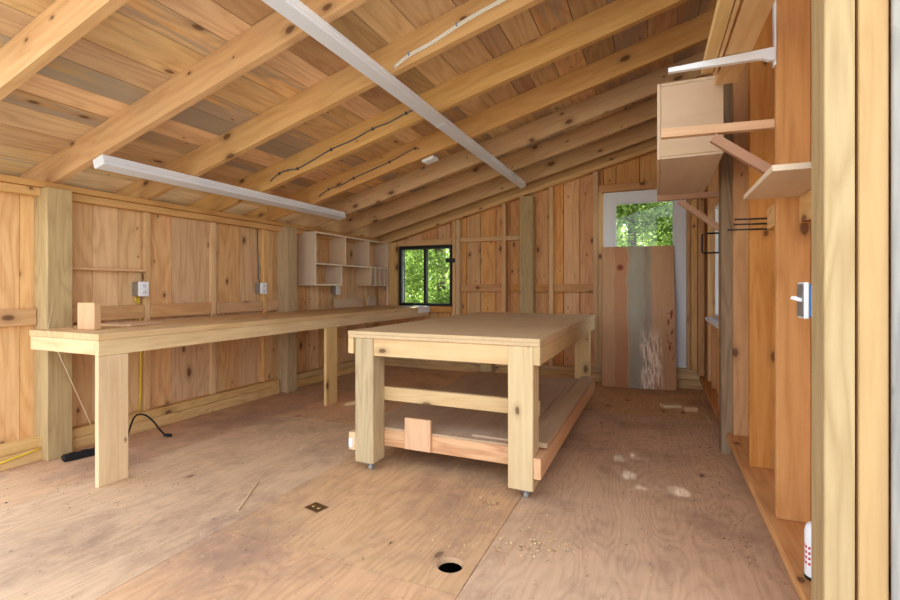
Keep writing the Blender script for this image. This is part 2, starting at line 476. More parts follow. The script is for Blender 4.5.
def boards(mb, axis, lo, hi, z0f, z1f, plane, thick, wr, skip=(), gap=0.003, side=1, seed=1, mi=0):
    """vertical cladding boards along axis ('x' or 'y') between lo and hi, inner face at plane"""
    R = random.Random(seed)
    p = lo
    while p < hi - 0.01:
        w = R.uniform(*wr)
        q = min(p + w, hi)
        if hi - q < 0.07: q = hi
        t = thick * R.uniform(0.85, 1.1)
        segs = [(z0f, z1f)]
        for (a, b, za, zb) in skip:
            if q > a + 1e-4 and p < b - 1e-4:
                segs = None
                # split the board at the opening
                cuts = [p] + [c for c in (a, b) if p < c < q] + [q]
                for k in range(len(cuts) - 1):
                    c0, c1 = cuts[k], cuts[k + 1]
                    cm = (c0 + c1) / 2
                    if a <= cm <= b:
                        if za > 0: piece(mb, axis, c0, c1, z0f, lambda _x, za=za: za, plane, t, gap, side, R, mi)
                        piece(mb, axis, c0, c1, lambda _x, zb=zb: zb, z1f, plane, t, gap, side, R, mi)
                    else:
                        piece(mb, axis, c0, c1, z0f, z1f, plane, t, gap, side, R, mi)
                break
        if segs: piece(mb, axis, p, q, z0f, z1f, plane, t, gap, side, R, mi)
        p = q
def piece(mb, axis, p, q, z0f, z1f, plane, t, gap, side, R, mi):
    p += gap / 2; q -= gap / 2
    if q - p < 0.004: return
    a0, a1 = z0f(p), z0f(q); b0, b1 = z1f(p), z1f(q)
    if axis == 'x':
        poly = [(p, plane, a0), (q, plane, a1), (q, plane, b1), (p, plane, b0)]; e = (0, side * t, 0); g = lambda v: (v.z, v.x - p, v.y)
    else:
        poly = [(plane, p, a0), (plane, q, a1), (plane, q, b1), (plane, p, b0)]; e = (side * t, 0, 0); g = lambda v: (v.z, v.y - p, v.x)
    mb.prism(poly, e, bid=R.random(), mi=mi, gfun=g)
Z0 = lambda x: 0.0

# ---- left wall
mb = MB()
boards(mb, 'y', YF, YB + 0.03, Z0, lambda x: 1.81, XL, 0.02, (0.16, 0.27), side=-1, seed=4)
mb.box(XL - 0.05, XL - 0.025, YF, YB + 0.1, -0.05, 1.84, axis='z', mi=1)
mb.box(-4.275, -4.255, .87, 6.45, 1.66, 1.905, axis='y', mi=1)
struct('wall_left', mb, [M['left_boards'], M['outer_skin']], 'left wall of pale vertical boards behind the long bench', 'wall')
mb = MB()
mb.box(XL + 0.002, -3.75, YF, 3.99, 0, 0.085); mb.box(XL + 0.002, -3.755, YF, 3.99, 0.087, 0.15)
mb.box(XL + 0.002, -3.75, 4.21, 6.0, 0, 0.085); mb.box(XL + 0.002, -3.755, 4.21, 6.0, 0.087, 0.15)
struct('baseboard_left', mb, M['sill'], 'stacked sill timbers along the foot of the left wall', 'sill')
mb = MB()
mb.box(XL - 0.02, -3.735, YF, 6.12, 1.812, 1.853, axis='y'); mb.box(XL + 0.002, -3.765, YF, 6.12, 1.757, 1.81, axis='y')
struct('trim_1', mb, M['rafter'], 'doubled top plate along the left wall under the rafters', 'plate')
mb = MB()
for a, b in ((YF, 1.81), (1.962, 2.535), (2.59, 3.165), (3.225, 3.80), (3.86, 4.028)):
    mb.box(XL + 0.002, XL + 0.045, a + .002, b - .002, 0.898, 1.006, axis='y')
struct('trim_2', mb, M['rafter'], 'horizontal nailer between the studs just above the long bench', 'nailer')

def stud(x0, x1, y0, y1, z0, z1, mat, lab, cat='stud', name='wall_stud', group='wall studs', bev=0.003):
    m = MB(); m.box(x0, x1, y0, y1, z0, z1, axis='z', bev=bev, bid=0.53 if mat in ('front_post', 'front_stud') else None)
    return one(name, m, M[mat], lab, cat, group)
stud(XL + .003, -3.68, 1.812, 1.96, 0.0, 1.81, 'treated', 'greenish treated post in the left wall near the front, beside the small shelf', 'post', 'wall_post', None)
stud(XL + .003, -3.68, 4.03, 4.18, 0.0, 1.81, 'treated', 'greenish treated post in the left wall next to the cubby cabinet', 'post', 'wall_post', None)
for y0, lab in ((2.54, 'left wall stud beside the first outlet box and yellow cable'), (3.17, 'left wall stud midway between the two outlet boxes'),
                (3.805, 'left wall stud behind the second outlet box'), (4.495, 'left wall stud below the near end of the cubby cabinet'),
                (5.10, 'left wall stud beside the outlet box below the cubby cabinet'), (5.74, 'left wall stud below the pigeonholes at the back corner')):
    stud(XL + .003, -3.80, y0, y0 + 0.05, 0.15, 1.757 if y0 < 4.4 else 1.162, 'stud', lab)

# ---- back wall
WIN = (-3.43, -2.60, 0.885, 1.735)
DOOR = (-0.60, 0.315, 0.22, 2.295)
zp = lambda x: 2.80 + SL * x
mb = MB()
for (a, b, skip) in ((XL, -1.5, ((WIN[0], WIN[1], WIN[2], WIN[3]),)), (-1.5, XR + 0.1, ((DOOR[0], DOOR[1], DOOR[2], DOOR[3]),))):
    boards(mb, 'x', a, b, Z0, lambda x: zp(x) + 0.1, YB, 0.02, (0.17, 0.29), skip=skip, side=1, seed=9 if a < -2 else 12, gap=.008)
def backing(x0, x1, z0, z1):
    mb.prism([(x0, YB + 0.026, z0), (x1, YB + 0.026, z0), (x1, YB + 0.026, z1 if z1 else zp(x1) + .2), (x0, YB + 0.026, z1 if z1 else zp(x0) + .2)], (0, 0.02, 0), mi=1)
backing(-4.0, WIN[0], 0, None); backing(WIN[0], WIN[1], 0, WIN[2]); backing(WIN[0], WIN[1], WIN[3], None)
backing(WIN[1], DOOR[0], 0, None); backing(DOOR[0], DOOR[1], 0, DOOR[2]); backing(DOOR[0], DOOR[1], DOOR[3], None); backing(DOOR[1], 0.75, 0, None)
struct('wall_back', mb, [M['back_boards'], M['outer_skin']], 'back gable wall of knotty reddish vertical boards', 'wall')
mb = MB()
mb.box(-3.75, XR, 6.0, YB - .002, 0, 0.10); mb.box(-3.75, XR, 6.015, YB - .002, 0.102, 0.155)
mb.box(-0.70, 0.42, 5.99, YB + .02, 0.157, 0.218)
struct('baseboard_back', mb, M['sill'], 'stacked sill timbers along the foot of the back wall', 'sill')
mb = MB()
x0, x1 = -3.9, XR
mb.prism([(x0, 5.985, zp(x0) - 0.055), (x1, 5.985, zp(x1) - 0.055), (x1, 5.985, zp(x1) - .001), (x0, 5.985, zp(x0) - .001)], (0, 0.13, 0))
struct('trim_3', mb, M['stud'], 'sloping top plate of the back gable wall', 'plate')
mb = MB()
mb.box(-2.465, -1.875, 6.05, YB - .002, 1.085, 1.185); mb.box(-1.76, -1.62, 6.05, YB - .002, 1.085, 1.185)
mb.box(-1.44, -1.255, 6.05, YB - .002, 1.085, 1.185); mb.box(-1.195, -0.715, 6.05, YB - .002, 1.085, 1.185)
struct('trim_4', mb, M['red_stud'], 'lower row of horizontal nailers on the back wall', 'nailer')
mb = MB()
mb.box(-2.465, -1.875, 6.03, YB - .002, 1.765, 1.825); mb.box(-1.865, -1.62, 6.03, YB - .002, 1.765, 1.825)
struct('trim_5', mb, M['stud'], 'upper row of horizontal nailers on the back wall', 'nailer')
mb = MB(); mb.box(-3.44, -2.58, 6.0, YB - .002, 1.737, 1.815)
struct('trim_6', mb, M['stud'], 'header board above the back window', 'header')
mb = MB(); mb.box(-0.645, 0.50, 6.0, YB - .002, 2.297, 2.38)
struct('trim_7', mb, M['red_stud'], 'header board above the white back door', 'header')
mb = MB(); mb.box(-3.44, -2.58, 6.0, YB - .002, 0.80, 0.882)
struct('trim_8', mb, M['red_stud'], 'sill board below the back window', 'sill')
BS = lambda x0, x1, mat, lab, y0=6.0, z0=0.157, **k: stud(x0, x1, y0, YB - .003, z0, zp(x0) - 0.057, mat, lab, **k)
BS(-3.583, -3.445, 'stud', 'wide corner stud left of the back window')
BS(-2.575, -2.53, 'stud', 'stud right of the back window, next to its frame')
BS(-2.525, -2.47, 'pale_stud', 'pale stud one board right of the back window')
BS(-1.87, -1.815, 'stud', 'back wall stud between the window and the greenish post')
BS(-1.615, -1.445, 'treated', 'greenish treated post in the middle of the back wall', y0=5.95, z0=0.0, cat='post', name='wall_post', group=None)
BS(-1.25, -1.20, 'stud', 'back wall stud between the greenish post and the door')
BS(-0.71, -0.652, 'stud', 'outer stud left of the back door, full height')
stud(-0.648, -0.603, 6.0, YB - .003, 0.22, 2.295, 'stud', 'jack stud against the left side of the back door')
stud(0.32, 0.352, 6.02, YB - .003, 0.157, 2.295, 'red_stud', 'jack stud against the right side of the back door')
stud(0.356, 0.42, 6.0, YB - .003, 0.22, 2.295, 'stud', 'pale stud right of the back door')
stud(0.424, 0.49, 5.97, YB - .003, 0.157, 2.295, 'red_stud', 'dark corner stud at the right end of the back wall')

# back window
def glassmat():
    s = NT('window_glass')
    t = s.n('ShaderNodeBsdfTransparent'); g = s.n('ShaderNodeBsdfGlossy'); g.inputs['Roughness'].default_value = 0.02
    fr = s.n('ShaderNodeFresnel'); fr.inputs[0].default_value = 1.35
    mx = s.n('ShaderNodeMixShader'); s.l(fr.outputs[0], mx.inputs[0]); s.l(t.outputs[0], mx.inputs[1]); s.l(g.outputs[0], mx.inputs[2])
    t.inputs[0].default_value = (0.93, 0.96, 0.94, 1)
    s.l(mx.outputs[0], s.out.inputs[0])
    return s.m
M['glass'] = glassmat()
w = thing('window_1', (-3.0, 6.05, 0.885), 'black sliding window of two panes in the back wall', 'window'); w['kind'] = 'structure'
mb = MB(); a, b, c, d = WIN
mb.box(a, b, 6.03, 6.14, c, c + .035); mb.box(a, b, 6.03, 6.14, d - .045, d)
mb.box(a, a + .04, 6.03, 6.14, c + .035, d - .045); mb.box(b - .03, b, 6.03, 6.14, c + .035, d - .045)
mb.box(-3.04, -3.0, 6.05, 6.12, c + .035, d - .045)
mb.build('window_frame', M['black_metal'], w)
mb = MB(); mb.box(a + .04, -3.04, 6.083, 6.087, c + .035, d - .045, bev=0); mb.build('window_pane', M['glass'], w)
mb = MB(); mb.box(-3.0, b - .03, 6.098, 6.102, c + .035, d - .045, bev=0); mb.build('window_pane', M['glass'], w)
mb = MB(); mb.box(-2.645, -2.53, 5.985, 5.998, 1.485, 1.545, bev=.004); mb.lathe((-2.64, 5.97, 1.515), [(0.025, 0), (0.03, .005), (0.03, .02), (.02, .028)], axis='y')
one('window_latch', mb, M['black_metal'], 'dark latch block on the right side of the back window', 'latch')

# back door
w = thing('door_1', (-0.14, 6.07, 0.22), 'white back door with a square glass light at the top', 'door'); w['kind'] = 'structure'
a, b, c, d = DOOR; a += .004; b -= .004; c += .004; d -= .004
gx0, gx1, gz0, gz1 = -0.448, 0.172, 1.30, 2.145
mb = MB()
mb.box(a, gx0, 6.05, 6.095, c, d, axis='z'); mb.box(gx1, b, 6.05, 6.095, c, d, axis='z')
mb.box(gx0, gx1, 6.05, 6.095, gz1, d, axis='x'); mb.box(gx0, gx1, 6.05, 6.095, c, gz0, axis='x')
mb.build('door_leaf', M['door_white'], w)
mb = MB(); t = .014
mb.box(gx0 - t, gx0, 6.043, 6.05, gz0 - t, gz1 + t); mb.box(gx1, gx1 + t, 6.043, 6.05, gz0 - t, gz1 + t)
mb.box(gx0, gx1, 6.043, 6.05, gz1, gz1 + t); mb.box(gx0, gx1, 6.043, 6.05, gz0 - t, gz0)
mb.build('light_bead', M['door_white'], w)
mb = MB(); mb.box(gx0, gx1, 6.07, 6.074, gz0, gz1, bev=0); mb.build('door_pane', M['glass'], w)

# ---- right wall
mb = MB()
zrr = lambda y: 3.03
RW = (4.55, 5.72, 0.835, 2.0)
boards(mb, 'y', 1.68, YB + .03, Z0, zrr, XR, 0.02, (0.18, 0.28), skip=((RW[0], RW[1], RW[2], RW[3]),), side=1, seed=21)
for (y0, y1, z0, z1) in ((1.69, RW[0], -.05, 3.1), (RW[1], 6.15, -.05, 3.1), (RW[0], RW[1], -.05, RW[2]), (RW[0], RW[1], RW[3], 3.1)):
    mb.box(XR + .026, XR + .045, y0, y1, z0, z1, axis='z', mi=1)
struct('wall_right', mb, [M['back_boards'], M['outer_skin']], 'right wall of reddish vertical boards between the studs', 'wall')
mb = MB(); mb.box(.5895, .612, 1.668, 1.679, -.05, 3.1, axis='z')
struct('trim_9', mb, wood('grey_weathered_edge', (164, 156, 150), (112, 108, 110), ring=0.5, nring=6, acr=9, var=0.02, hue=0.001, knots=0.1, gray=0.8, graycol=(140, 142, 150)), 'grey weathered edge board at the front end of the right wall', 'trim')
mb = MB()
mb.box(0.44, 0.598, 1.805, 3.745, 0.107, 0.15, axis='y'); mb.box(0.44, 0.598, 3.895, 6.0, 0.107, 0.15, axis='y')
mb.box(0.51, 0.598, 1.805, 3.745, 0, 0.105, axis='y'); mb.box(0.51, 0.598, 3.895, 6.0, 0, 0.105, axis='y')
struct('baseboard_right', mb, M['red_stud'], 'broad bottom plate along the foot of the right wall', 'sill')
mb = MB(); mb.box(0.47, 0.60, 1.68, 6.12, 2.93, 2.99, axis='y')
struct('trim_10', mb, M['red_stud'], 'top plate of the right wall under the rafters', 'plate')
mb = MB()
for a, b in ((1.805, 2.44), (2.485, 3.085), (3.13, 3.70)):
    mb.box(0.555, 0.598, a + .002, b - .002, 1.465 if a > 2 else 1.42, 1.58 if a > 2 else 1.533, axis='y')
struct('trim_11', mb, M['stud'], 'horizontal nailer between the right wall studs', 'nailer')
RS = lambda y0, mat, lab: stud(0.475, 0.597, y0, y0 + .042, 0.151, 2.929, mat, lab)
RS(2.44, 'red_stud', 'broad reddish stud on the right, beside the light switch')
RS(3.085, 'red_stud', 'second reddish stud on the right, behind the small shelf')
RS(3.70, 'red_stud', 'third reddish stud on the right, nailed to the grey post')
stud(0.41, 0.552, 3.748, 3.89, 0.0, 2.929, 'old_post', 'grey weathered post below the overhead cabinet on the right', 'post', 'wall_post', None)
for y0, lab, x0 in ((4.503, 'stud on the near side of the right window', .475), (5.723, 'stud on the far side of the right window', .50)):
    stud(x0, 0.597, y0, y0 + .045, 0.151, 2.929, 'stud', lab)
for y0, lab in ((4.90, 'near cripple stud below the right window'), (5.32, 'far cripple stud below the right window')):
    stud(0.50, 0.597, y0, y0 + .042, 0.151, 0.798, 'red_stud', lab)
stud(0.44, 0.511, 1.675, 1.80, 0.0, 2.93, 'front_post', 'yellowish treated post at the right front corner', 'post', 'corner_post', None)
stud(0.520, 0.587, 1.68, 1.80, 0.0, 2.93, 'front_stud', 'fresh pale stud beside the right front corner post')
w = thing('window_2', (0.58, 5.0, 0.8), 'bright window in the right wall seen at a steep angle', 'window'); w['kind'] = 'structure'
mb = MB(); a, b, c, d = RW
mb.box(.565, .64, a, b, c, c + .03); mb.box(.565, .64, a, b, d - .03, d); mb.box(.565, .64, a, a + .03, c + .03, d - .03)
mb.box(.565, .64, b - .025, b, c + .03, d - .03)
mb.build('window_frame', M['door_white'], w)
mb = MB(); mb.box(.606, .61, a + .03, b - .025, c + .03, d - .03, bev=0)
mb.build('window_pane', M['glass'], w)
mb = MB(); mb.box(.47, .60, 4.55, 5.72, .80, .833, axis='y'); mb.build('window_sill', M['door_white'], w)

# ------------------------------------------------------------------ long bench on the left
BX, BY0, BY1, BZ = -2.92, 1.685, 5.985, 0.88
w = thing('workbench', (-3.3, 3.8, 0), 'long pine workbench built along the left wall', 'workbench')
mb = MB()
xx = [-3.775, -3.62, -3.27, BX]
for i in range(3): mb.box(xx[i] + .001, xx[i + 1] - .001, BY0 if i else 1.965, BY1, BZ - .038, BZ, axis='y')
mb.build('bench_top', M['bench_top'], w)
mb = MB(); mb.box(BX - .04, BX - .002, BY0 + .002, 3.94, .752, BZ - .039, axis='y'); mb.box(BX - .04, BX - .002, 3.942, BY1, .752, BZ - .039, axis='y'); mb.build('front_apron', M['bench'], w)
mb = MB(); mb.box(-3.61, BX - .041, BY0 + .002, BY0 + .04, .758, BZ - .039, axis='x'); mb.build('end_apron', M['bench'], w)
mb = MB(); mb.box(-3.774, -3.74, 1.97, 4.02, .76, BZ - .039, axis='y'); mb.box(-3.774, -3.74, 4.19, BY1, .76, BZ - .039, axis='y'); mb.build('back_rail', M['bench'], w)
for y0 in (1.675, 3.72): 
    mb = MB(); mb.box(BX - .038, BX - .004, y0 + .013, y0 + .182, 0, .751, axis='z')
    mb.build('leg', M['bench'], w)
mb = MB(); mb.box(BX - .001, BX + .012, 5.66, BY1 + .01, .80, .872, bev=.004); mb.box(BX - .3, BX + .012, 5.66, BY1 + .01, BZ + .0005, BZ + .005, bev=.001)  # top sheet is added, painting pale window light onto the bench
tag(mb.build('end_strip', M['white_plastic'], w), 'white laminate strip at the far end of the bench, with an added top sheet for window light')

# cubby cabinet on the left wall
w = thing('cubby_cabinet', (-3.75, 5.2, 1.167), 'pale plywood cubby cabinet with pigeonholes hung above the far end of the bench', 'cabinet')
cx0, cx1, y0, y1, zb, zm, zt, t = -3.795, -3.588, 4.375, 5.995, 1.167, 1.42, 1.79, .018
cx0 = -3.837
def panel(name, ya, yb, za, zc, axis):
    m = MB(); m.box(cx0, cx1, ya, yb, za, zc, axis=axis, bev=.001); m.box(cx1 + .0001, cx1 + .0025, ya, yb, za, zc, axis=axis, bev=.0005, mi=1)
    m.build(name, [M['birch'], M['edge']], w)
panel('end_panel', y0, y0 + t, zb, zt, 'z'); panel('end_panel', y1 - t, y1, zb, zt - t, 'z')
panel('top_panel', y0 + t, y1, zt - t, zt, 'y'); panel('shelf', y0 + t, y1 - t, zm - t / 2, zm + t / 2, 'y')
for y in (4.955, 5.489): panel('divider', y - t / 2, y + t / 2, zm + t / 2, zt - t, 'z')
panel('divider', 4.875 - t / 2, 4.875 + t / 2, zb, zm - t / 2, 'z'); panel('bottom_panel', y0 + t, 4.875 - t / 2, zb, zb + t, 'y')
for y in (5.54, 5.66, 5.775, 5.89): panel('pigeonhole_divider', y - .007, y + .007, zb + .01, zm - t / 2, 'z')
panel('bottom_panel', 5.547, y1 - t, zb - .002, zb + .01, 'y')
m = MB(); m.box(cx1 - .02, cx1 + .002, y1 - .018, y1, BZ + .006, zb - .003, axis='z'); m.build('support_leg', M['edge'], w)

# pale boards standing on the bench against the wall
for y0, y1, z1, lab in ((4.99, 5.60, 1.0, 'cream board standing on the bench below the cubby cabinet'), (5.76, 5.96, 1.015, 'short cream board standing on the bench by the back corner')):
    mb = MB(); r = .035
    yy = y0 + .02
    poly = [(-3.80, y0, BZ + .001), (-3.80, y1, BZ + .001), (-3.80, y1, z1 - r), (-3.80, y1 - .01, z1 - .01), (-3.80, y1 - r, z1), (-3.80, y0 + r, z1), (-3.80, y0 + .01, z1 - .01), (-3.80, y0, z1 - r)]
    mb.prism(poly, (.03, 0, 0))
    one('board_offcut', mb, M['birch'], lab, 'board', 'boards on the bench')
mb = MB(); mb.ob((-3.30, 1.85, BZ + .086), (.135, .045, .17), (0, 0, math.radians(10)), axis='z')
one('wood_block', mb, M['pink_offcut'], 'upright wood block standing at the near end of the bench', 'block')
mb = MB(); mb.ob((-3.45, 2.2, BZ + .007), (.30, .27, .012), (0, 0, math.radians(12)), axis='y')
one('thin_board', mb, M['pink_offcut'], 'thin reddish board lying flat on the near end of the bench', 'board')
mb = MB(); mb.box(XL + .001, -3.77, 1.962, 2.537, 1.272, 1.292, axis='y')
one('wall_shelf', mb, M['pink_offcut'], 'thin shelf board between the left post and the first stud', 'shelf')

# outlets and cables, left wall
def outlet(y0, y1, z0, z1, lab, x1=-3.745):
    w = thing('outlet_box', (-3.79, (y0 + y1) / 2, z0), lab, 'outlet')
    m = MB(); m.box(-3.836, x1 - .012, y0, y1, z0, z1, bev=.005); m.build('metal_box', M['steel'], w)
    m = MB(); m.box(x1 - .012, x1, y0 - .002, y1 + .002, z0 - .002, z1 + .002, bev=.004); cov = m.build('cover_plate', M['white_plastic'], w)
    for zc in (z0 + .03, z1 - .03):
        m = MB(); m.lathe((x1 - .001, (y0 + y1) / 2, zc), [(.017, 0), (.017, .003), (.014, .004)], axis='x', seg=16); m.box(x1 + .002, x1 + .0035, (y0 + y1) / 2 - .007, (y0 + y1) / 2 - .004, zc - .004, zc + .006, bev=0, mi=1); m.box(x1 + .002, x1 + .0035, (y0 + y1) / 2 + .004, (y0 + y1) / 2 + .007, zc - .004, zc + .006, bev=0, mi=1)
        m.build('socket', [M['lens'], M['black_rubber']], cov)
outlet(2.462, 2.538, 1.078, 1.19, 'white covered outlet box at the top of the yellow cable')
outlet(3.725, 3.803, 1.08, 1.192, 'white covered outlet box below the dark cable, midway along the wall')
outlet(4.985, 5.062, 1.055, 1.16, 'white covered outlet box below the cubby cabinet')
mb = MB(); mb.tube([(-3.815, 2.50, 1.078), (-3.815, 2.505, 1.0), (-3.805, 2.515, .8), (-3.81, 2.515, .5), (-3.805, 2.51, .3), (-3.81, 2.50, .155)], .007); mb.tube([(-3.81, 2.48, 1.078), (-3.81, 2.47, 1.05), (-3.80, 2.50, 1.01)], .006)
one('yellow_cable', mb, M['yellow_cable'], 'yellow cable dropping from the first outlet box to the sill', 'cable')
mb = MB(); mb.tube([(-3.80, 3.76, 1.192), (-3.828, 3.765, 1.25), (-3.832, 3.77, 1.4), (-3.83, 3.755, 1.55), (-3.832, 3.76, 1.755)], .006)
one('gray_cable', mb, M['gray_cable'], 'dark cable climbing from the second outlet box to the top plate', 'cable')
mb = MB(); mb.tube([(-3.744, 1.56, .048), (-3.744, 1.65, .062), (-3.744, 1.73, .07), (-3.744, 1.805, .082)], .005)
one('yellow_cable', mb, M['yellow_cable'], 'yellow cable stapled along the sill at the far left', 'cable')
mb = MB(); mb.ob((-3.54, 2.0, .022), (.06, .32, .042), (0, 0, math.radians(-14)), bev=.01)
for k in range(4): mb.ob((-3.564 + k * .016, 1.90 + k * .065, .044), (.035, .04, .008), (0, 0, math.radians(-12)), bev=.003)
one('power_strip', mb, M['black_rubber'], 'black power strip on the floor behind the near bench leg', 'power strip')
w = thing('extension_cord', (-3.5, 2.45, 0), 'black extension cord with its plug lying on the floor under the bench', 'cord')
mb = MB(); P0 = [(-3.47, 2.185, .03), (-3.55, 2.26, .10), (-3.64, 2.36, .165), (-3.64, 2.43, .16), (-3.58, 2.46, .11), (-3.52, 2.47, .05), (-3.46, 2.47, .018)]
mb.tube(P0, .0065, sm=5); mb.build('cable', M['black_rubber'], w)
mb = MB(); mb.tube([(-3.465, 2.465, .016), (-3.44, 2.475, .014), (-3.41, 2.485, .014)], [.009, .015, .013]); mb.build('plug', M['black_rubber'], w)
mb = MB(); mb.tube([(-3.672, 1.85, 1.115), (-3.40, 1.676, .884), (-3.30, 1.6805, .755), (-2.985, 1.6855, .35)], .001, 5)
one('string', mb, M['twine'], 'thin pale string running from the left post across the bench end', 'string')

# ------------------------------------------------------------------ rolling table
TX0, TX1, TY0, TY1, TZ = -1.784, -0.564, 2.488, 4.928, 0.875
w = thing('rolling_worktable', ((TX0 + TX1) / 2, (TY0 + TY1) / 2, 0), 'big square-legged plywood worktable on casters in the middle of the floor', 'table')
mb = MB(); mb.box(TX0, TX1, TY0, TY1, TZ - .021, TZ, axis='y', bev=.002); mb.box(TX0 + .001, TX1 - .001, TY0 + .001, TY1, TZ - .042, TZ - .0215, axis='y', bev=.002)
mb.build('table_top', M['table_ply'], w)
for sx, lab in ((TX0, None), (TX1 - .038, None)):
    mb = MB(); mb.box(sx, sx + .038, TY0 + .003, TY1 - .003, .733, TZ - .043, axis='y'); mb.build('side_apron', M['table_ply'] if sx > -1 else M['bench'], w)
LX = ((TX0 + .05, TX0 + .183), (-0.742, -0.603)); LY = ((TY0 + .006, TY0 + .142), (TY1 - .142, TY1 - .006))
for (a, b) in LX:
    for (c, d) in LY:
        if True:
            mb = MB(); mb.box(a, b, c, d, .056, TZ - .043, axis='z', bev=.004)
            mb.build('leg', M['treated'] if a < -1 else M['pale_stud'], w)
            cxx, cyy = (a + b) / 2 + .02, c + .04
            mb = MB(); mb.box(cxx - .035, cxx + .035, cyy - .035, cyy + .035, .052, .0558, bev=.001)
            mb.prism([(cxx - .018, cyy - .02, .052), (cxx - .018, cyy + .02, .052), (cxx - .018, cyy + .03, .018), (cxx - .018, cyy + .012, .016)], (.004, 0, 0)); mb.prism([(cxx + .014, cyy - .02, .052), (cxx + .014, cyy + .02, .052), (cxx + .014, cyy + .03, .018), (cxx + .014, cyy + .012, .016)], (.004, 0, 0))
            cs_ = mb.build('caster', M['steel'], w)
            mb = MB(); mb.lathe((cxx - .012, cyy + .016, .0225), [(.017, 0), (.0222, .003), (.0222, .021), (.017, .024)], axis='x', seg=20); mb.build('wheel', M['caster_grey'], cs_)
for yy in (TY0 + .012, TY1 - .05):
    mb = MB(); mb.box(LX[0][1], LX[1][0], yy, yy + .038, .725 if yy < 3 else .62, TZ - .043 if yy < 3 else .705, axis='x'); mb.build('end_rail', M['bench'] if yy < 3 else M['fir'], w)
mb = MB(); mb.box(LX[0][0], LX[1][1], LY[0][1], LY[0][1] + .038, .425, .51, axis='x'); mb.build('middle_rail', M['pale_stud'], w)
mb = MB(); mb.box(LX[0][0], LX[1][1], LY[0][1] + .0, LY[0][1] + .038, .132, .236, axis='x'); mb.build('lower_rail', M['fir'], w)
mb = MB(); mb.box(LX[0][0], LX[1][1], LY[1][0] - .038, LY[1][0], .132, .236, axis='x'); mb.build('lower_rail', M['fir'], w)
for a, b in ((TX0, TX0 + .048), (-.602, -.562)):
    mb = MB(); mb.box(a, b, TY0 + .01, TY1 - .02, .125, .236, axis='y'); mb.build('side_rail', M['pink_offcut'] if a > -1 else M['bench'], w)
mb = MB(); mb.box(TX0 + .002, TX0 + .03, TY0 + .006, TY0 + .0098, .142, .198, bev=.001); mb.build('price_tag', M['white_plastic'], w)
mb = MB(); mb.box(TX0 + .01, -.605, LY[0][1] + .001, LY[1][0] - .001, .2365, .2495, axis='y'); mb.build('shelf_deck', M['shelf_ply'], w)
mb = MB(); mb.ob((-1.355, LY[0][1] - .012, .236), (.178, .022, .195), (0, 0, 0), axis='z'); one('wood_block', mb, M['pink_offcut'], 'square wood scrap leaning on the front lower rail of the worktable', 'block')
mb = MB(); poly = [(-1.02, 2.68, .2505), (-.74, 2.68, .2505), (-.74, 4.30, .2505), (-1.03, 4.30, .2505), (-1.03, 2.70, .2505)]
mb.prism(poly, (0, 0, .011))
one('plywood_offcut', mb, M['shelf_ply'], 'loose plywood strip lying on the lower shelf of the worktable', 'board')
mb = MB(); mb.box(-.668, -.556, LY[0][1] + .006, LY[1][0] - .004, .2505, .28, axis='y')
one('long_plank', mb, M['shelf_ply'], 'long wide plank lying along the right edge of the lower table shelf', 'plank')

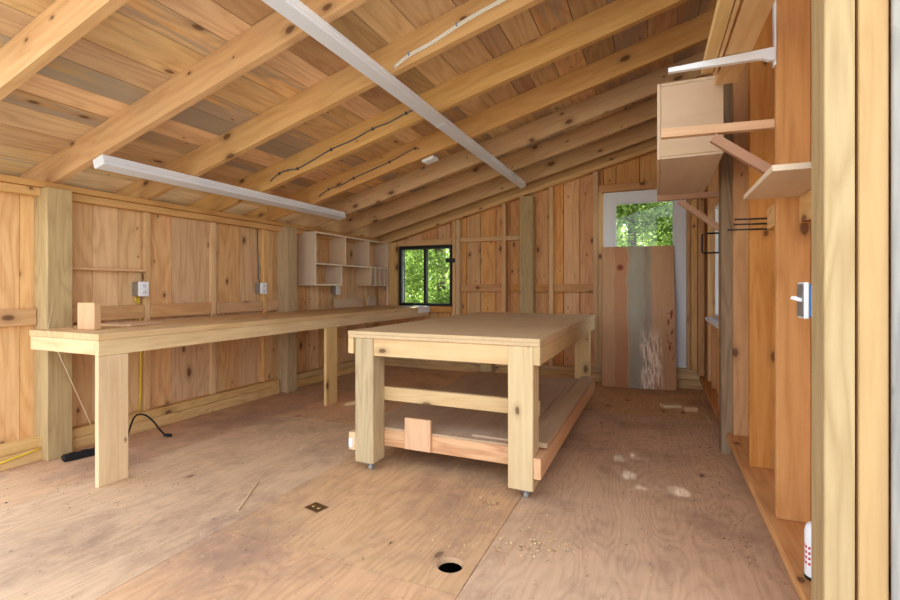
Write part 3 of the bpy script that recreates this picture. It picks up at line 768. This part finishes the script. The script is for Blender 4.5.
# ------------------------------------------------------------------ slab propped on the back door
def slabmat():
    s = NT('weathered_live_slab')
    gc = s.n('ShaderNodeAttribute', attribute_name='gc').outputs['Vector']
    sx = s.n('ShaderNodeSeparateXYZ'); s.l(gc, sx.inputs[0])
    al, ac = sx.outputs[0], sx.outputs[1]
    wob = s.math('MULTIPLY', s.math('SUBTRACT', s.noise(s.vmath('MULTIPLY', gc, (3.5, 2.0, 1.0)), 1.0, 4.0, 0.6), 0.5), 0.09)
    x = s.math('ADD', ac, wob)
    fb = s.noise(s.vmath('MULTIPLY', gc, (4.0, 120.0, 120.0)), 1.0, 3.0, 0.6)
    bl = s.noise(s.vmath('MULTIPLY', gc, (2.0, 8.0, 8.0)), 1.0, 3.0, 0.6)
    col = s.mix(fb, rgb(206, 164, 126), rgb(176, 128, 92))
    band = s.math('MULTIPLY', s.ramp(x, -0.255, -0.245), s.math('SUBTRACT', 1.0, s.ramp(x, -0.12, -0.11)))
    col = s.mix(s.math('MULTIPLY', band, s.math('ADD', 0.35, s.math('MULTIPLY', bl, 0.6))), col, rgb(180, 122, 86))
    gr = s.math('MULTIPLY', s.ramp(x, -0.115, -0.085), s.math('SUBTRACT', 1.0, s.ramp(x, 0.12, 0.17)))
    col = s.mix(s.math('MULTIPLY', gr, 0.92), col, s.mix(bl, rgb(140, 136, 120), rgb(178, 170, 150)))
    edge = s.math('MULTIPLY', s.ramp(x, 0.05, 0.09), s.math('SUBTRACT', 1.0, s.ramp(x, 0.09, 0.17)))
    col = s.mix(s.math('MULTIPLY', edge, 0.5), col, rgb(150, 112, 92))
    # pale ragged streaks in the lower half of the grey band
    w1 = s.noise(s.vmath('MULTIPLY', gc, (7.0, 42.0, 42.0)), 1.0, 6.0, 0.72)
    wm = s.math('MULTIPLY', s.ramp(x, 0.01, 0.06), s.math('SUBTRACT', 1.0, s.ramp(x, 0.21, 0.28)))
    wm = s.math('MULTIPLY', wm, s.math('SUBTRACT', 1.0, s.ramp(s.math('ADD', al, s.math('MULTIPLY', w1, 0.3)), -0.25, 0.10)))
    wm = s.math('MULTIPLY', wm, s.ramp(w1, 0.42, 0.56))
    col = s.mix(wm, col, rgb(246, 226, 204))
    # dark red sap stains near the right edge
    r1 = s.noise(s.vmath('MULTIPLY', gc, (9.0, 22.0, 1.0)), 1.0, 3.0, 0.6)
    rm = s.math('MULTIPLY', s.math('MULTIPLY', s.ramp(ac, 0.30, 0.32), s.math('SUBTRACT', 1.0, s.ramp(ac, 0.36, 0.38))), s.ramp(r1, 0.52, 0.58))
    rm = s.math('MULTIPLY', rm, s.math('MULTIPLY', s.ramp(al, -0.5, -0.45), s.math('SUBTRACT', 1.0, s.ramp(al, 0.15, 0.3))))
    col = s.mix(s.math('MULTIPLY', rm, 0.85), col, rgb(132, 48, 36))
    kd = s.n('ShaderNodeVectorMath', operation='DISTANCE'); s.l(s.vmath('MULTIPLY', gc, (1.0, 1.0, 0.0)), kd.inputs[0]); kd.inputs[1].default_value = (0.57, -0.19, 0)
    col = s.mix(s.math('MULTIPLY', s.math('SUBTRACT', 1.0, s.ramp(kd.outputs['Value'], 0.02, 0.05)), 0.8), col, rgb(118, 40, 30))
    s.bsdf(col, 0.75, 0.2, 0, fb, 0.3, 0.002)
    return s.m
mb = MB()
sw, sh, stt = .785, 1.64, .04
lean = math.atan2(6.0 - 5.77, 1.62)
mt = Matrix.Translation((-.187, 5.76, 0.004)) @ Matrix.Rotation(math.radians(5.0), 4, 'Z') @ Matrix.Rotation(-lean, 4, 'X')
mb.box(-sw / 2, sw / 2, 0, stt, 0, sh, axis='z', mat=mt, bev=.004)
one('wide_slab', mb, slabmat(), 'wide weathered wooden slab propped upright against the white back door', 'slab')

# ------------------------------------------------------------------ ceiling fixtures
def strip_light(xc, y0, y1, lab, wd=.105, ht=.062):
    """housing under the sloping rafters with a wrap lens below"""
    w = thing('strip_light', (xc, (y0 + y1) / 2, zr(xc)), lab, 'light fixture', 'ceiling strip lights')
    nrm = Vector((SL, 0, -1)).normalized(); uu = Vector((1, 0, SL)).normalized()
    o = Vector((xc, 0, zr(xc)))
    P = lambda a, n, y: tuple(o + uu * a + nrm * n + Vector((0, y, 0)))
    h = wd / 2
    m = MB(); m.prism([P(-h, .001, y0), P(h, .001, y0), P(h, .03, y0), P(h * .9, .036, y0), P(-h * .9, .036, y0), P(-h, .03, y0)], (0, y1 - y0, 0)); m.build('housing', M['white_paint'], w)
    m = MB(); m.prism([P(-h * .98, .0365, y0 + .012), P(h * .98, .0365, y0 + .012), P(h * .98, ht - .014, y0 + .012), P(h * .82, ht, y0 + .012), P(-h * .82, ht, y0 + .012), P(-h * .98, ht - .014, y0 + .012)], (0, y1 - y0 - .024, 0)); m.build('lens', M['lens'], w)
    for yy in (y0, y1 - .0115):
        m = MB(); m.prism([P(-h, .0365, yy), P(h, .0365, yy), P(h, ht - .012, yy), P(h * .84, ht + .002, yy), P(-h * .84, ht + .002, yy), P(-h, ht - .012, yy)], (0, .0115, 0)); m.build('end_cap', M['white_paint'], w)
strip_light(-3.275, 1.885, 4.44, 'white strip light above the long bench, low near the left wall')
strip_light(-1.53, 3.30, 5.75, 'far one of two end-to-end white strip lights along the middle of the ceiling', .085)
strip_light(-1.53, .90, 3.298, 'near one of two end-to-end white strip lights, reaching out of the photo top', .085)
w = thing('junction_box', (-1.95, 3.96, zr(-1.95)), 'small white box fixed beside the fifth rafter', 'junction box')
mb = MB(); xm = -1.93; mb.ob((xm, 3.975, zr(xm) - .008), (.125, .11, .03), (0, -TH, 0), bev=.006); mb.build('cover', M['white_plastic'], w)
mb = MB(); mb.ob((xm, 3.975, zr(xm) + .035), (.10, .09, .055), (0, -TH, 0), bev=.003); mb.build('box', M['steel'], w)
def cable_on(y, pts, r, mat, name, lab, staple='black_rubber'):
    w = thing(name, (pts[0][0], y, zr(pts[0][0])), lab, 'cable')
    m = MB(); m.tube([(x, y - r - .0025, zr(x) + h) for x, h in pts], r, sm=4)
    if mat == 'white_cable': m.tube([(x, y - r - .0025, zr(x) + h - .013) for x, h in pts], r, sm=4)
    m.build('cable_run', M[mat], w)
    for x, h in pts[1:-1:2]:
        m = MB(); m.ob((x, y - r, zr(x) + h), (.012, 2 * r + .004, .022), (0, -TH, 0), bev=.001); m.build('staple', M[staple], w)
cable_on(2.52, [(-1.46, .03), (-1.36, .055), (-1.2, .06), (-1.05, .08), (-.9, .09), (-.7, .092), (-.5, .095), (-.3, .09), (-.1, .1), (.2, .1)], .006, 'white_cable', 'white_cable', 'pair of white cables clipped to the third rafter', 'blue_plastic')
cable_on(3.195, [(-3.1, .05), (-3.0, .08), (-2.9, .075), (-2.8, .05), (-2.65, .06), (-2.45, .08), (-2.25, .075), (-2.05, .09), (-1.9, .08), (-1.75, .09), (-1.6, .08)], .006, 'gray_cable', 'gray_cable', 'grey cable running along the fourth rafter to the middle light')
cable_on(3.87, [(-3.12, .04), (-3.0, .07), (-2.85, .06), (-2.7, .075), (-2.5, .08), (-2.3, .085), (-2.15, .10), (-2.03, .11), (-1.99, .09)], .006, 'gray_cable', 'gray_cable', 'grey cable running along the fifth rafter to the white box')

# ------------------------------------------------------------------ right side: brackets, shelf, cabinet
w = thing('shelf_bracket', (.475, 2.45, 2.09), 'white metal shelf bracket holding boards high on the first right stud', 'bracket')
mb = MB(); mb.prism([(.05, 2.43, 2.168), (.05, 2.43, 2.149), (.405, 2.43, 2.143), (.425, 2.43, 2.141), (.438, 2.43, 2.134), (.445, 2.43, 2.130), (.468, 2.43, 2.130), (.468, 2.43, 2.184)], (0, .024, 0)); mb.build('arm', M['white_paint'], w)
mb = MB(); mb.box(.466, .4745, 2.441, 2.475, 2.11, 2.9, bev=.001); mb.build('standard', M['white_paint'], w)
zz = 2.2195
for xc, wd, ya, yb, th, an, lab in ((.229, .05, 1.92, 2.60, .04, .8, 'narrow board, leftmost of those stored on the white bracket'),
                                (.266, .016, 1.92, 2.64, .06, .8, 'thin board set on edge between two others on the white bracket'),
                                (.334, .105, 1.92, 2.78, .03, 1.2, 'widest board stored on the white bracket, nearest the stud')):
    mb = MB(); zc = 2.172 + .013 * (xc + wd / 2 - .05) / .42 + .001
    mb.ob((xc, (ya + yb) / 2, zc + th / 2), (wd, yb - ya, th), (0, 0, math.radians(an)), axis='y')
    one('stored_board', mb, M['bench'], lab, 'board', 'boards on the white bracket')
def wood_bracket(y, tip, root, zt0, zt1, bx0, bz0, bx1, bz1, lab, mat):
    w = thing('wooden_bracket', (root, y, bz1), lab, 'bracket')
    m = MB(); m.prism([(tip, y, zt0 - .042), (root, y, zt1 - .036), (root, y, zt1), (tip, y, zt0)], (0, .038, 0)); m.build('arm', M[mat], w)
    d = Vector((bx1 - bx0, 0, bz1 - bz0)).normalized(); n = Vector((-d.z, 0, d.x)) * .02
    a, b = Vector((bx0, y + .002, bz0)), Vector((bx1, y + .002, bz1))
    m = MB(); m.prism([a - n, b - n, b + n, a + n], (0, .034, 0)); m.build('brace', M['dark_arm'], w)
wood_bracket(2.484, .02, .599, 1.906, 1.885, .24, 1.84, .55, 1.595, 'wooden bracket with a diagonal brace on the first right stud', 'pink_offcut')
wood_bracket(3.8905, .003, .599, 1.838, 1.838, .155, 1.785, .53, 1.48, 'dark wooden bracket under the overhead cabinet', 'dark_arm')
mb = MB(); mb.prism([(.352, 1.87, 1.534), (.597, 1.87, 1.534), (.597, 2.437, 1.534), (.352, 2.437, 1.534)], (0, 0, .02))
one('small_shelf', mb, M['birch'], 'small pale plywood shelf fixed between the front post and first stud', 'shelf')
w = thing('overhead_cabinet', (.24, 4.4, 1.866), 'pale plywood box cabinet hung high on the right, above the grey post', 'cabinet')
x0, x1, y0, y1, z0, z1, t = .003, .318, 2.81, 3.932, 1.840, 2.25, .018
mb = MB(); mb.box(x0 + .019, x1, y0, y0 + t, z0 + t, z1 - t, axis='x'); sp_ = mb.build('side_panel', M['birch'], w)
mb = MB(); mb.box(x0 + .012, x1 - .004, y0 - .009, y0 - .0005, z0 + .012, 1.955, axis='x'); mb.build('cleat', M['birch'], sp_)
mb = MB(); mb.box(x0 + .019, x1, y1 - t, y1, z0 + t, z1 - t, axis='x'); mb.build('side_panel', M['birch'], w)
mb = MB(); mb.box(x0 + .019, x1, y0, y1, z1 - t + .001, z1, axis='y'); mb.build('top_panel', M['birch'], w)
mb = MB(); mb.box(x0 + .019, x1, y0, y1, z0, z0 + t - .001, axis='y'); mb.build('bottom_panel', M['birch'], w)
mb = MB(); mb.box(x1 - .008, x1, y0 + t, y1 - t, z0 + t, z1 - t, axis='z'); mb.build('back_panel', M['birch'], w)
for ya, yb in ((y0, (y0 + y1) / 2 - .001), ((y0 + y1) / 2 + .001, y1)):
    mb = MB(); mb.box(x0, x0 + .018, ya, yb, z0, z1, axis='z'); dd = mb.build('door', M['birch'], w)
mb = MB(); mb.box(x1 + .0005, .409, 3.765, 3.875, 2.13, 2.22, axis='x'); mb.build('hanging_block', M['birch'], w)
for i, (xa, xb, z, lab) in enumerate(((.405, .597, 1.525, 'upper one of the thin dark pegs on the second right stud'), (.40, .597, 1.497, 'middle one of the thin dark pegs on the second right stud'), (.37, .597, 1.468, 'lowest one of the thin dark pegs on the second right stud'))):
    mb = MB(); mb.tube([(xa, 3.078, z + .003), (xb, 3.078, z)], .0045, 8); mb.lathe((xa - .003, 3.078, z + .003), [(.007, 0), (.007, .004)], axis='x', seg=10)
    one('steel_peg', mb, M['black_metal'], lab, 'peg', 'pegs on the second right stud')
mb = MB(); mb.tube([(.476, 4.42, 1.59), (.375, 4.42, 1.59), (.345, 4.42, 1.578), (.343, 4.42, 1.50), (.345, 4.42, 1.435), (.36, 4.42, 1.43), (.476, 4.42, 1.43)], .007, 8)
mb.tube([(.472, 4.44, 1.43), (.472, 4.44, 1.59)], .007, 8); 
mb.box(.468, .475, 4.41, 4.452, 1.42, 1.60, bev=.001)
one('hanging_hook', mb, M['black_metal'], 'black square wire hook beyond the grey post on the right', 'hook')

w = thing('light_switch', (.43, 1.85, 1.06), 'double light switch in a blue box behind the front corner post', 'switch')
mb = MB(); mb.box(.4375, .474, 1.804, 1.875, 1.055, 1.16, bev=.004); mb.build('blue_box', M['blue_plastic'], w)
mb = MB(); mb.box(.424, .437, 1.802, 1.885, 1.05, 1.165, bev=.003); pl = mb.build('cover_plate', M['white_plastic'], w)
mb = MB(); mb.box(.4215, .4235, 1.806, 1.881, 1.056, 1.159, bev=.001); mb.build('steel_face', M['steel'], w)
for yy in (1.827, 1.857):
    mb = MB(); mb.ob((.412, yy, 1.112), (.024, .008, .012), (0, math.radians(20), 0), bev=.002); mb.build('toggle', M['white_plastic'], w)

w = thing('spray_can', (.5, 1.99, .151), 'white can with red print standing on the bottom plate behind the corner post', 'can')
mb = MB(); mb.lathe((.5, 1.99, .1515), [(.031, .006), (.032, .012), (.032, .16), (.028, .178), (.02, .188), (.015, .19)], seg=28); mb.build('can_body', M['white_plastic'], w)
mb = MB(); mb.lathe((.5, 1.99, .1515), [(.03, 0), (.0325, .002), (.0325, .011), (.031, .012)], seg=28); mb.build('can_base', M['black_rubber'], w)
m = MB()
for zc in (.05, .068, .086, .104):
    for k in range(7):
        a0 = math.radians(150 + k * 22); a1 = a0 + math.radians(14)
        q = [(.5 + .0326 * math.cos(a), 1.99 + .0326 * math.sin(a), .1515 + z) for a, z in ((a0, zc), (a1, zc + .003), (a1, zc + .012), (a0, zc + .009))]
        m.add(q, [(0, 1, 2, 3)], q, 0)
m.build('red_print', M['red_print'], w)

# ------------------------------------------------------------------ floor details
w = thing('floor_outlet', (-1.626, 1.993, 0), 'small brass floor outlet plate set in the plywood', 'floor outlet')
mb = MB(); mb.ob((-1.626, 1.993, .0015), (.10, .075, .003), (0, 0, math.radians(-12)), bev=.001); mb.build('plate', plain('dull_brass', (120, 92, 60), .45, .5, .6, .1), w)
for dx in (-.02, .02):
    mb = MB(); mb.lathe((-1.626 + dx, 1.993 - dx * .2, .003), [(.011, 0), (.011, .003), (.007, .0045)], seg=14); mb.build('cap', M['brass'], w)
mb = MB(); mb.ob((-2.06, 1.955, .004), (.012, .37, .006), (0, 0, math.radians(30)), axis='y')
one('wood_sliver', mb, M['pale_stud'], 'thin pale sliver of wood lying on the floor near the bench', 'stick')
mb = MB(); mb.ob((.125, 5.0, .017), (.17, .09, .03), (0, 0, math.radians(25)), axis='x')
one('wood_block', mb, M['pale_stud'], 'small flat wood offcut on the floor in front of the propped slab', 'block')
mb = MB(); mb.ob((.285, 4.93, .022), (.11, .09, .042), (0, 0, math.radians(12)), axis='x')
one('wood_block', mb, M['pink_offcut'], 'small square wood block on the floor by the right bottom plate', 'block')
# curled shavings and chips: nobody could count them
R = random.Random(3)
mb = MB()
def blocked(x, y):
    return any(abs(x - a) < c and abs(y - b) < d for a, b, c, d in ((-3.54, 2.0, .1, .22), (-3.5, 2.4, .16, .2), (.125, 5.0, .12, .1), (.285, 4.93, .1, .09), (-2.06, 1.955, .13, .2), (-1.626, 1.993, .07, .06), (.45, 3.82, .07, .1))) or (x < -3.70) or x > .42 or (TX0 - .06 < x < TX1 + .06 and TY0 - .02 < y < TY0 + .2) or (BX - .1 < x < BX and y < 1.9) or ((x - HX) ** 2 + (y - HY) ** 2 < .08 ** 2)
n = 0
while n < 1500:
    if R.random() < .45:
        k = R.choice([(-.35, 2.35), (-.55, 2.15), (-.15, 2.75), (-2.3, 2.9), (-.1, 3.4), (.2, 4.4), (-2.6, 3.4)])
        x, y = R.gauss(k[0], .22), R.gauss(k[1], .28)
    else:
        x, y = R.uniform(-3.6, .4), R.uniform(.95, 5.8)
    if blocked(x, y) or y < .9 or y > 5.6: continue
    n += 1
    a = R.uniform(0, 6.28); L = R.uniform(.003, .012) * (2.5 if R.random() < .06 else 1); wv = R.uniform(.0008, .0024)
    ca, sa = math.cos(a), math.sin(a); pts = []
    curl = R.uniform(.0, .006)
    for i in range(4):
        tt = i / 3 - .5; z = .001 + curl * (1 - (2 * tt) ** 2)
        bx, by = x + ca * L * tt + sa * curl * (2 * tt) ** 2, y + sa * L * tt - ca * curl * (2 * tt) ** 2
        pts += [(bx - sa * wv, by + ca * wv, z), (bx + sa * wv, by - ca * wv, z + .001)]
    b = R.random()
    mb.add(pts, [(0, 1, 3, 2), (2, 3, 5, 4), (4, 5, 7, 6)], [(p[0], p[1], 0) for p in pts], b)
for (kx, ky, sp, cnt) in ((-.46, 2.12, .05, 26), (-.60, 2.02, .04, 18), (-.80, 2.40, .03, 12)):
    for q in range(cnt):
        x, y = R.gauss(kx, sp * 1.6), R.gauss(ky, sp)
        a = R.uniform(0, 6.28); L = R.uniform(.018, .04); wv = R.uniform(.003, .007); ca, sa = math.cos(a), math.sin(a); pts = []
        for i in range(6):
            tt = i / 5 * 4.2; rr = L * .28
            bx, by = x + ca * rr * math.sin(tt) - sa * L * .12 * i / 5, y + sa * rr * math.sin(tt) + ca * L * .12 * i / 5
            z = .0015 + rr * (1 - math.cos(tt)) * .6
            pts += [(bx - sa * wv, by + ca * wv, z), (bx + sa * wv, by - ca * wv, z + .001)]
        b = R.random() * .2
        mb.add(pts, [(2 * i, 2 * i + 1, 2 * i + 3, 2 * i + 2) for i in range(5)], [(p[0], p[1], 0) for p in pts], b)
tag(mb.build('wood_shavings', M['shaving']), 'scattered pale shavings and sawdust chips on the floor', 'shavings', None, 'stuff')

mb = MB(); n = 0
while n < 700:
    if R.random() < .7: x, y = .40 - abs(R.gauss(0, .16)), R.uniform(2.3, 5.6)
    elif R.random() < .5: x, y = R.gauss(-3.0, .25), R.gauss(1.75, .2)
    else: x, y = R.uniform(-3.5, .3), R.uniform(1.2, 5.5)
    if blocked(x, y) or y > 5.6 or y < .9: continue
    n += 1
    a = R.uniform(0, 6.28); r_ = R.uniform(.0015, .0055) * (1.8 if R.random() < .06 else 1)
    pts = [(x + math.cos(a + k * 1.57) * r_ * R.uniform(.5, 1.2), y + math.sin(a + k * 1.57) * r_ * R.uniform(.5, 1.2), .0005) for k in range(4)]
    pts.append((x, y, r_ * .6))
    mb.add(pts, [(0, 1, 4), (1, 2, 4), (2, 3, 4), (3, 0, 4)], pts, R.random())
tag(mb.build('bark_debris', M['debris']), 'dark crumbs of bark and dirt scattered on the floor along the right wall', 'debris', None, 'stuff')

# ------------------------------------------------------------------ outside
mb = MB()
mb.box(-30, 30, -30, .715, -.45, -.12, bev=0); mb.box(-30, -4.35, .715, 40, -.45, -.12, bev=0); mb.box(.95, 30, .715, 40, -.45, -.12, bev=0); mb.box(-4.35, .95, 6.45, 40, -.45, -.12, bev=0)
s = NT('gravel_and_moss'); geo = s.n('ShaderNodeNewGeometry').outputs['Position']
s.bsdf(s.mix(s.noise(geo, 60.0, 4.0, 0.7), rgb(186, 180, 166), rgb(136, 134, 118)), .9, .1)
struct('ground_outside', mb, s.m, 'grey gravel ground outside the building', 'ground')

def leafmat(name, c1, c2):
    s = NT(name)
    bid = s.n('ShaderNodeAttribute', attribute_name='bid').outputs['Fac']
    col = s.mix(bid, rgb(*c1), rgb(*c2))
    d = s.n('ShaderNodeBsdfDiffuse'); t = s.n('ShaderNodeBsdfTranslucent')
    s.l(col, d.inputs[0]); s.l(col, t.inputs[0])
    mx = s.n('ShaderNodeMixShader'); mx.inputs[0].default_value = .45
    s.l(d.outputs[0], mx.inputs[1]); s.l(t.outputs[0], mx.inputs[2]); s.l(mx.outputs[0], s.out.inputs[0])
    return s.m
L1 = leafmat('broad_leaves', (92, 122, 52), (172, 192, 104)); L2 = leafmat('bright_leaves', (104, 138, 56), (190, 208, 118))
M['bark'] = wood('tree_bark', (110, 98, 84), (72, 62, 52), ring=.4, var=.1, knots=0)
def tree(x, y, h, rad, n, lab, mat, seed, ls=.11, base=0.3, group='trees outside'):
    R = random.Random(seed)
    w = thing('tree', (x, y, -.12), lab, 'tree', group)
    m = MB(); m.tube([(x, y, -.13), (x + .04, y, h * .4), (x - .05, y + .05, h * .9)], [.10, .08, .03], 10)
    for k in range(6):
        a = R.uniform(0, 6.28); z = h * R.uniform(.25, .7)
        m.tube([(x, y, z), (x + math.cos(a) * rad * .4, y + math.sin(a) * rad * .4, z + .4), (x + math.cos(a) * rad * .8, y + math.sin(a) * rad * .8, z + .6)], [.04, .025, .01], 6)
    m.build('trunk', M['bark'], w)
    m = MB()
    cl = [(R.uniform(-1, 1) * rad * .75, R.uniform(-1, 1) * rad * .75, base + R.random() * (h - base)) for _ in range(40)]
    for i in range(n):
        c = R.choice(cl)
        p = Vector((x + c[0] + R.gauss(0, rad * .2), y + c[1] + R.gauss(0, rad * .2), max(.0, c[2] + R.gauss(0, rad * .2))))
        u = Vector((R.gauss(0, 1), R.gauss(0, 1), R.gauss(0, .6))).normalized(); v = u.cross(Vector((R.gauss(0, 1), R.gauss(0, 1), R.gauss(0, 1)))).normalized()
        s1 = ls * R.uniform(.6, 1.3); s2 = s1 * .5
        q = [p - u * s1 * .5, p + v * s2 * .5 - u * s1 * .1, p + u * s1 * .5, p - v * s2 * .5 - u * s1 * .1]
        m.add(q, [(0, 1, 2, 3)], q, R.random())
    m.build('foliage', mat, w)
tree(-5.9, 9.8, 5.0, 1.05, 24000, 'leafy tree seen through the left pane of the back window', L2, 1, .085, -.1)
tree(-4.0, 8.7, 4.6, .8, 20000, 'leafy tree seen through the right pane of the back window', L1, 2, .085, -.1)
tree(-0.45, 9.6, 4.6, 1.3, 30000, 'leafy tree seen through the glass of the back door', L1, 3, .10, .2)
tree(-3.1, 12.1, 6.5, 1.15, 22000, 'added leafy tree, unseen behind the back wall, blocking sun through the back window', L1, 7, .12, -.1)  # unseen tree added to keep a sun patch off the floor
tree(-7.6, 13.6, 6.0, 1.9, 9000, 'tall tree far behind the back window', L2, 4, .22, -.1)
tree(-1.2, 17.0, 8.0, 1.9, 9000, 'tall tree farther behind the back wall', L2, 5, .22, -.1)

# ------------------------------------------------------------------ light
wd = bpy.data.worlds.new('sky'); SC.world = wd; wd.use_nodes = True
nt = wd.node_tree; nt.nodes.clear()
bg = nt.nodes.new('ShaderNodeBackground'); ou = nt.nodes.new('ShaderNodeOutputWorld')
tc = nt.nodes.new('ShaderNodeTexCoord'); sp = nt.nodes.new('ShaderNodeSeparateXYZ'); cr = nt.nodes.new('ShaderNodeValToRGB')
nt.links.new(tc.outputs['Generated'], sp.inputs[0]); nt.links.new(sp.outputs[2], cr.inputs[0])
cr.color_ramp.elements[0].position = 0.0; cr.color_ramp.elements[0].color = (0.92, 0.96, 1.0, 1)
cr.color_ramp.elements[1].position = 0.8; cr.color_ramp.elements[1].color = (0.70, 0.82, 1.0, 1)
nt.links.new(cr.outputs[0], bg.inputs[0]); bg.inputs[1].default_value = 1.0
nt.links.new(bg.outputs[0], ou.inputs[0])

sun = bpy.data.lights.new('sun', 'SUN'); sun.energy = 9.0; sun.angle = math.radians(0.6); sun.color = (1.0, 0.97, 0.91)
so = bpy.data.objects.new('sun', sun); COL.objects.link(so)
so.rotation_euler = Vector((.06, -.83, -.56)).to_track_quat('-Z', 'Y').to_euler(); so.location = (-1, 20, 14)
SC.view_settings.view_transform = 'Standard'
SC.view_settings.look = 'None'
SC.view_settings.gamma = 1.0
SC.view_settings.exposure = 1.68
SC.cycles.max_bounces = 10
SC.cycles.diffuse_bounces = 8
SC.cycles.transparent_max_bounces = 12
SC.cycles.caustics_reflective = False
SC.cycles.caustics_refractive = False
for o in bpy.data.objects:
    if '_o' in o: del o['_o']
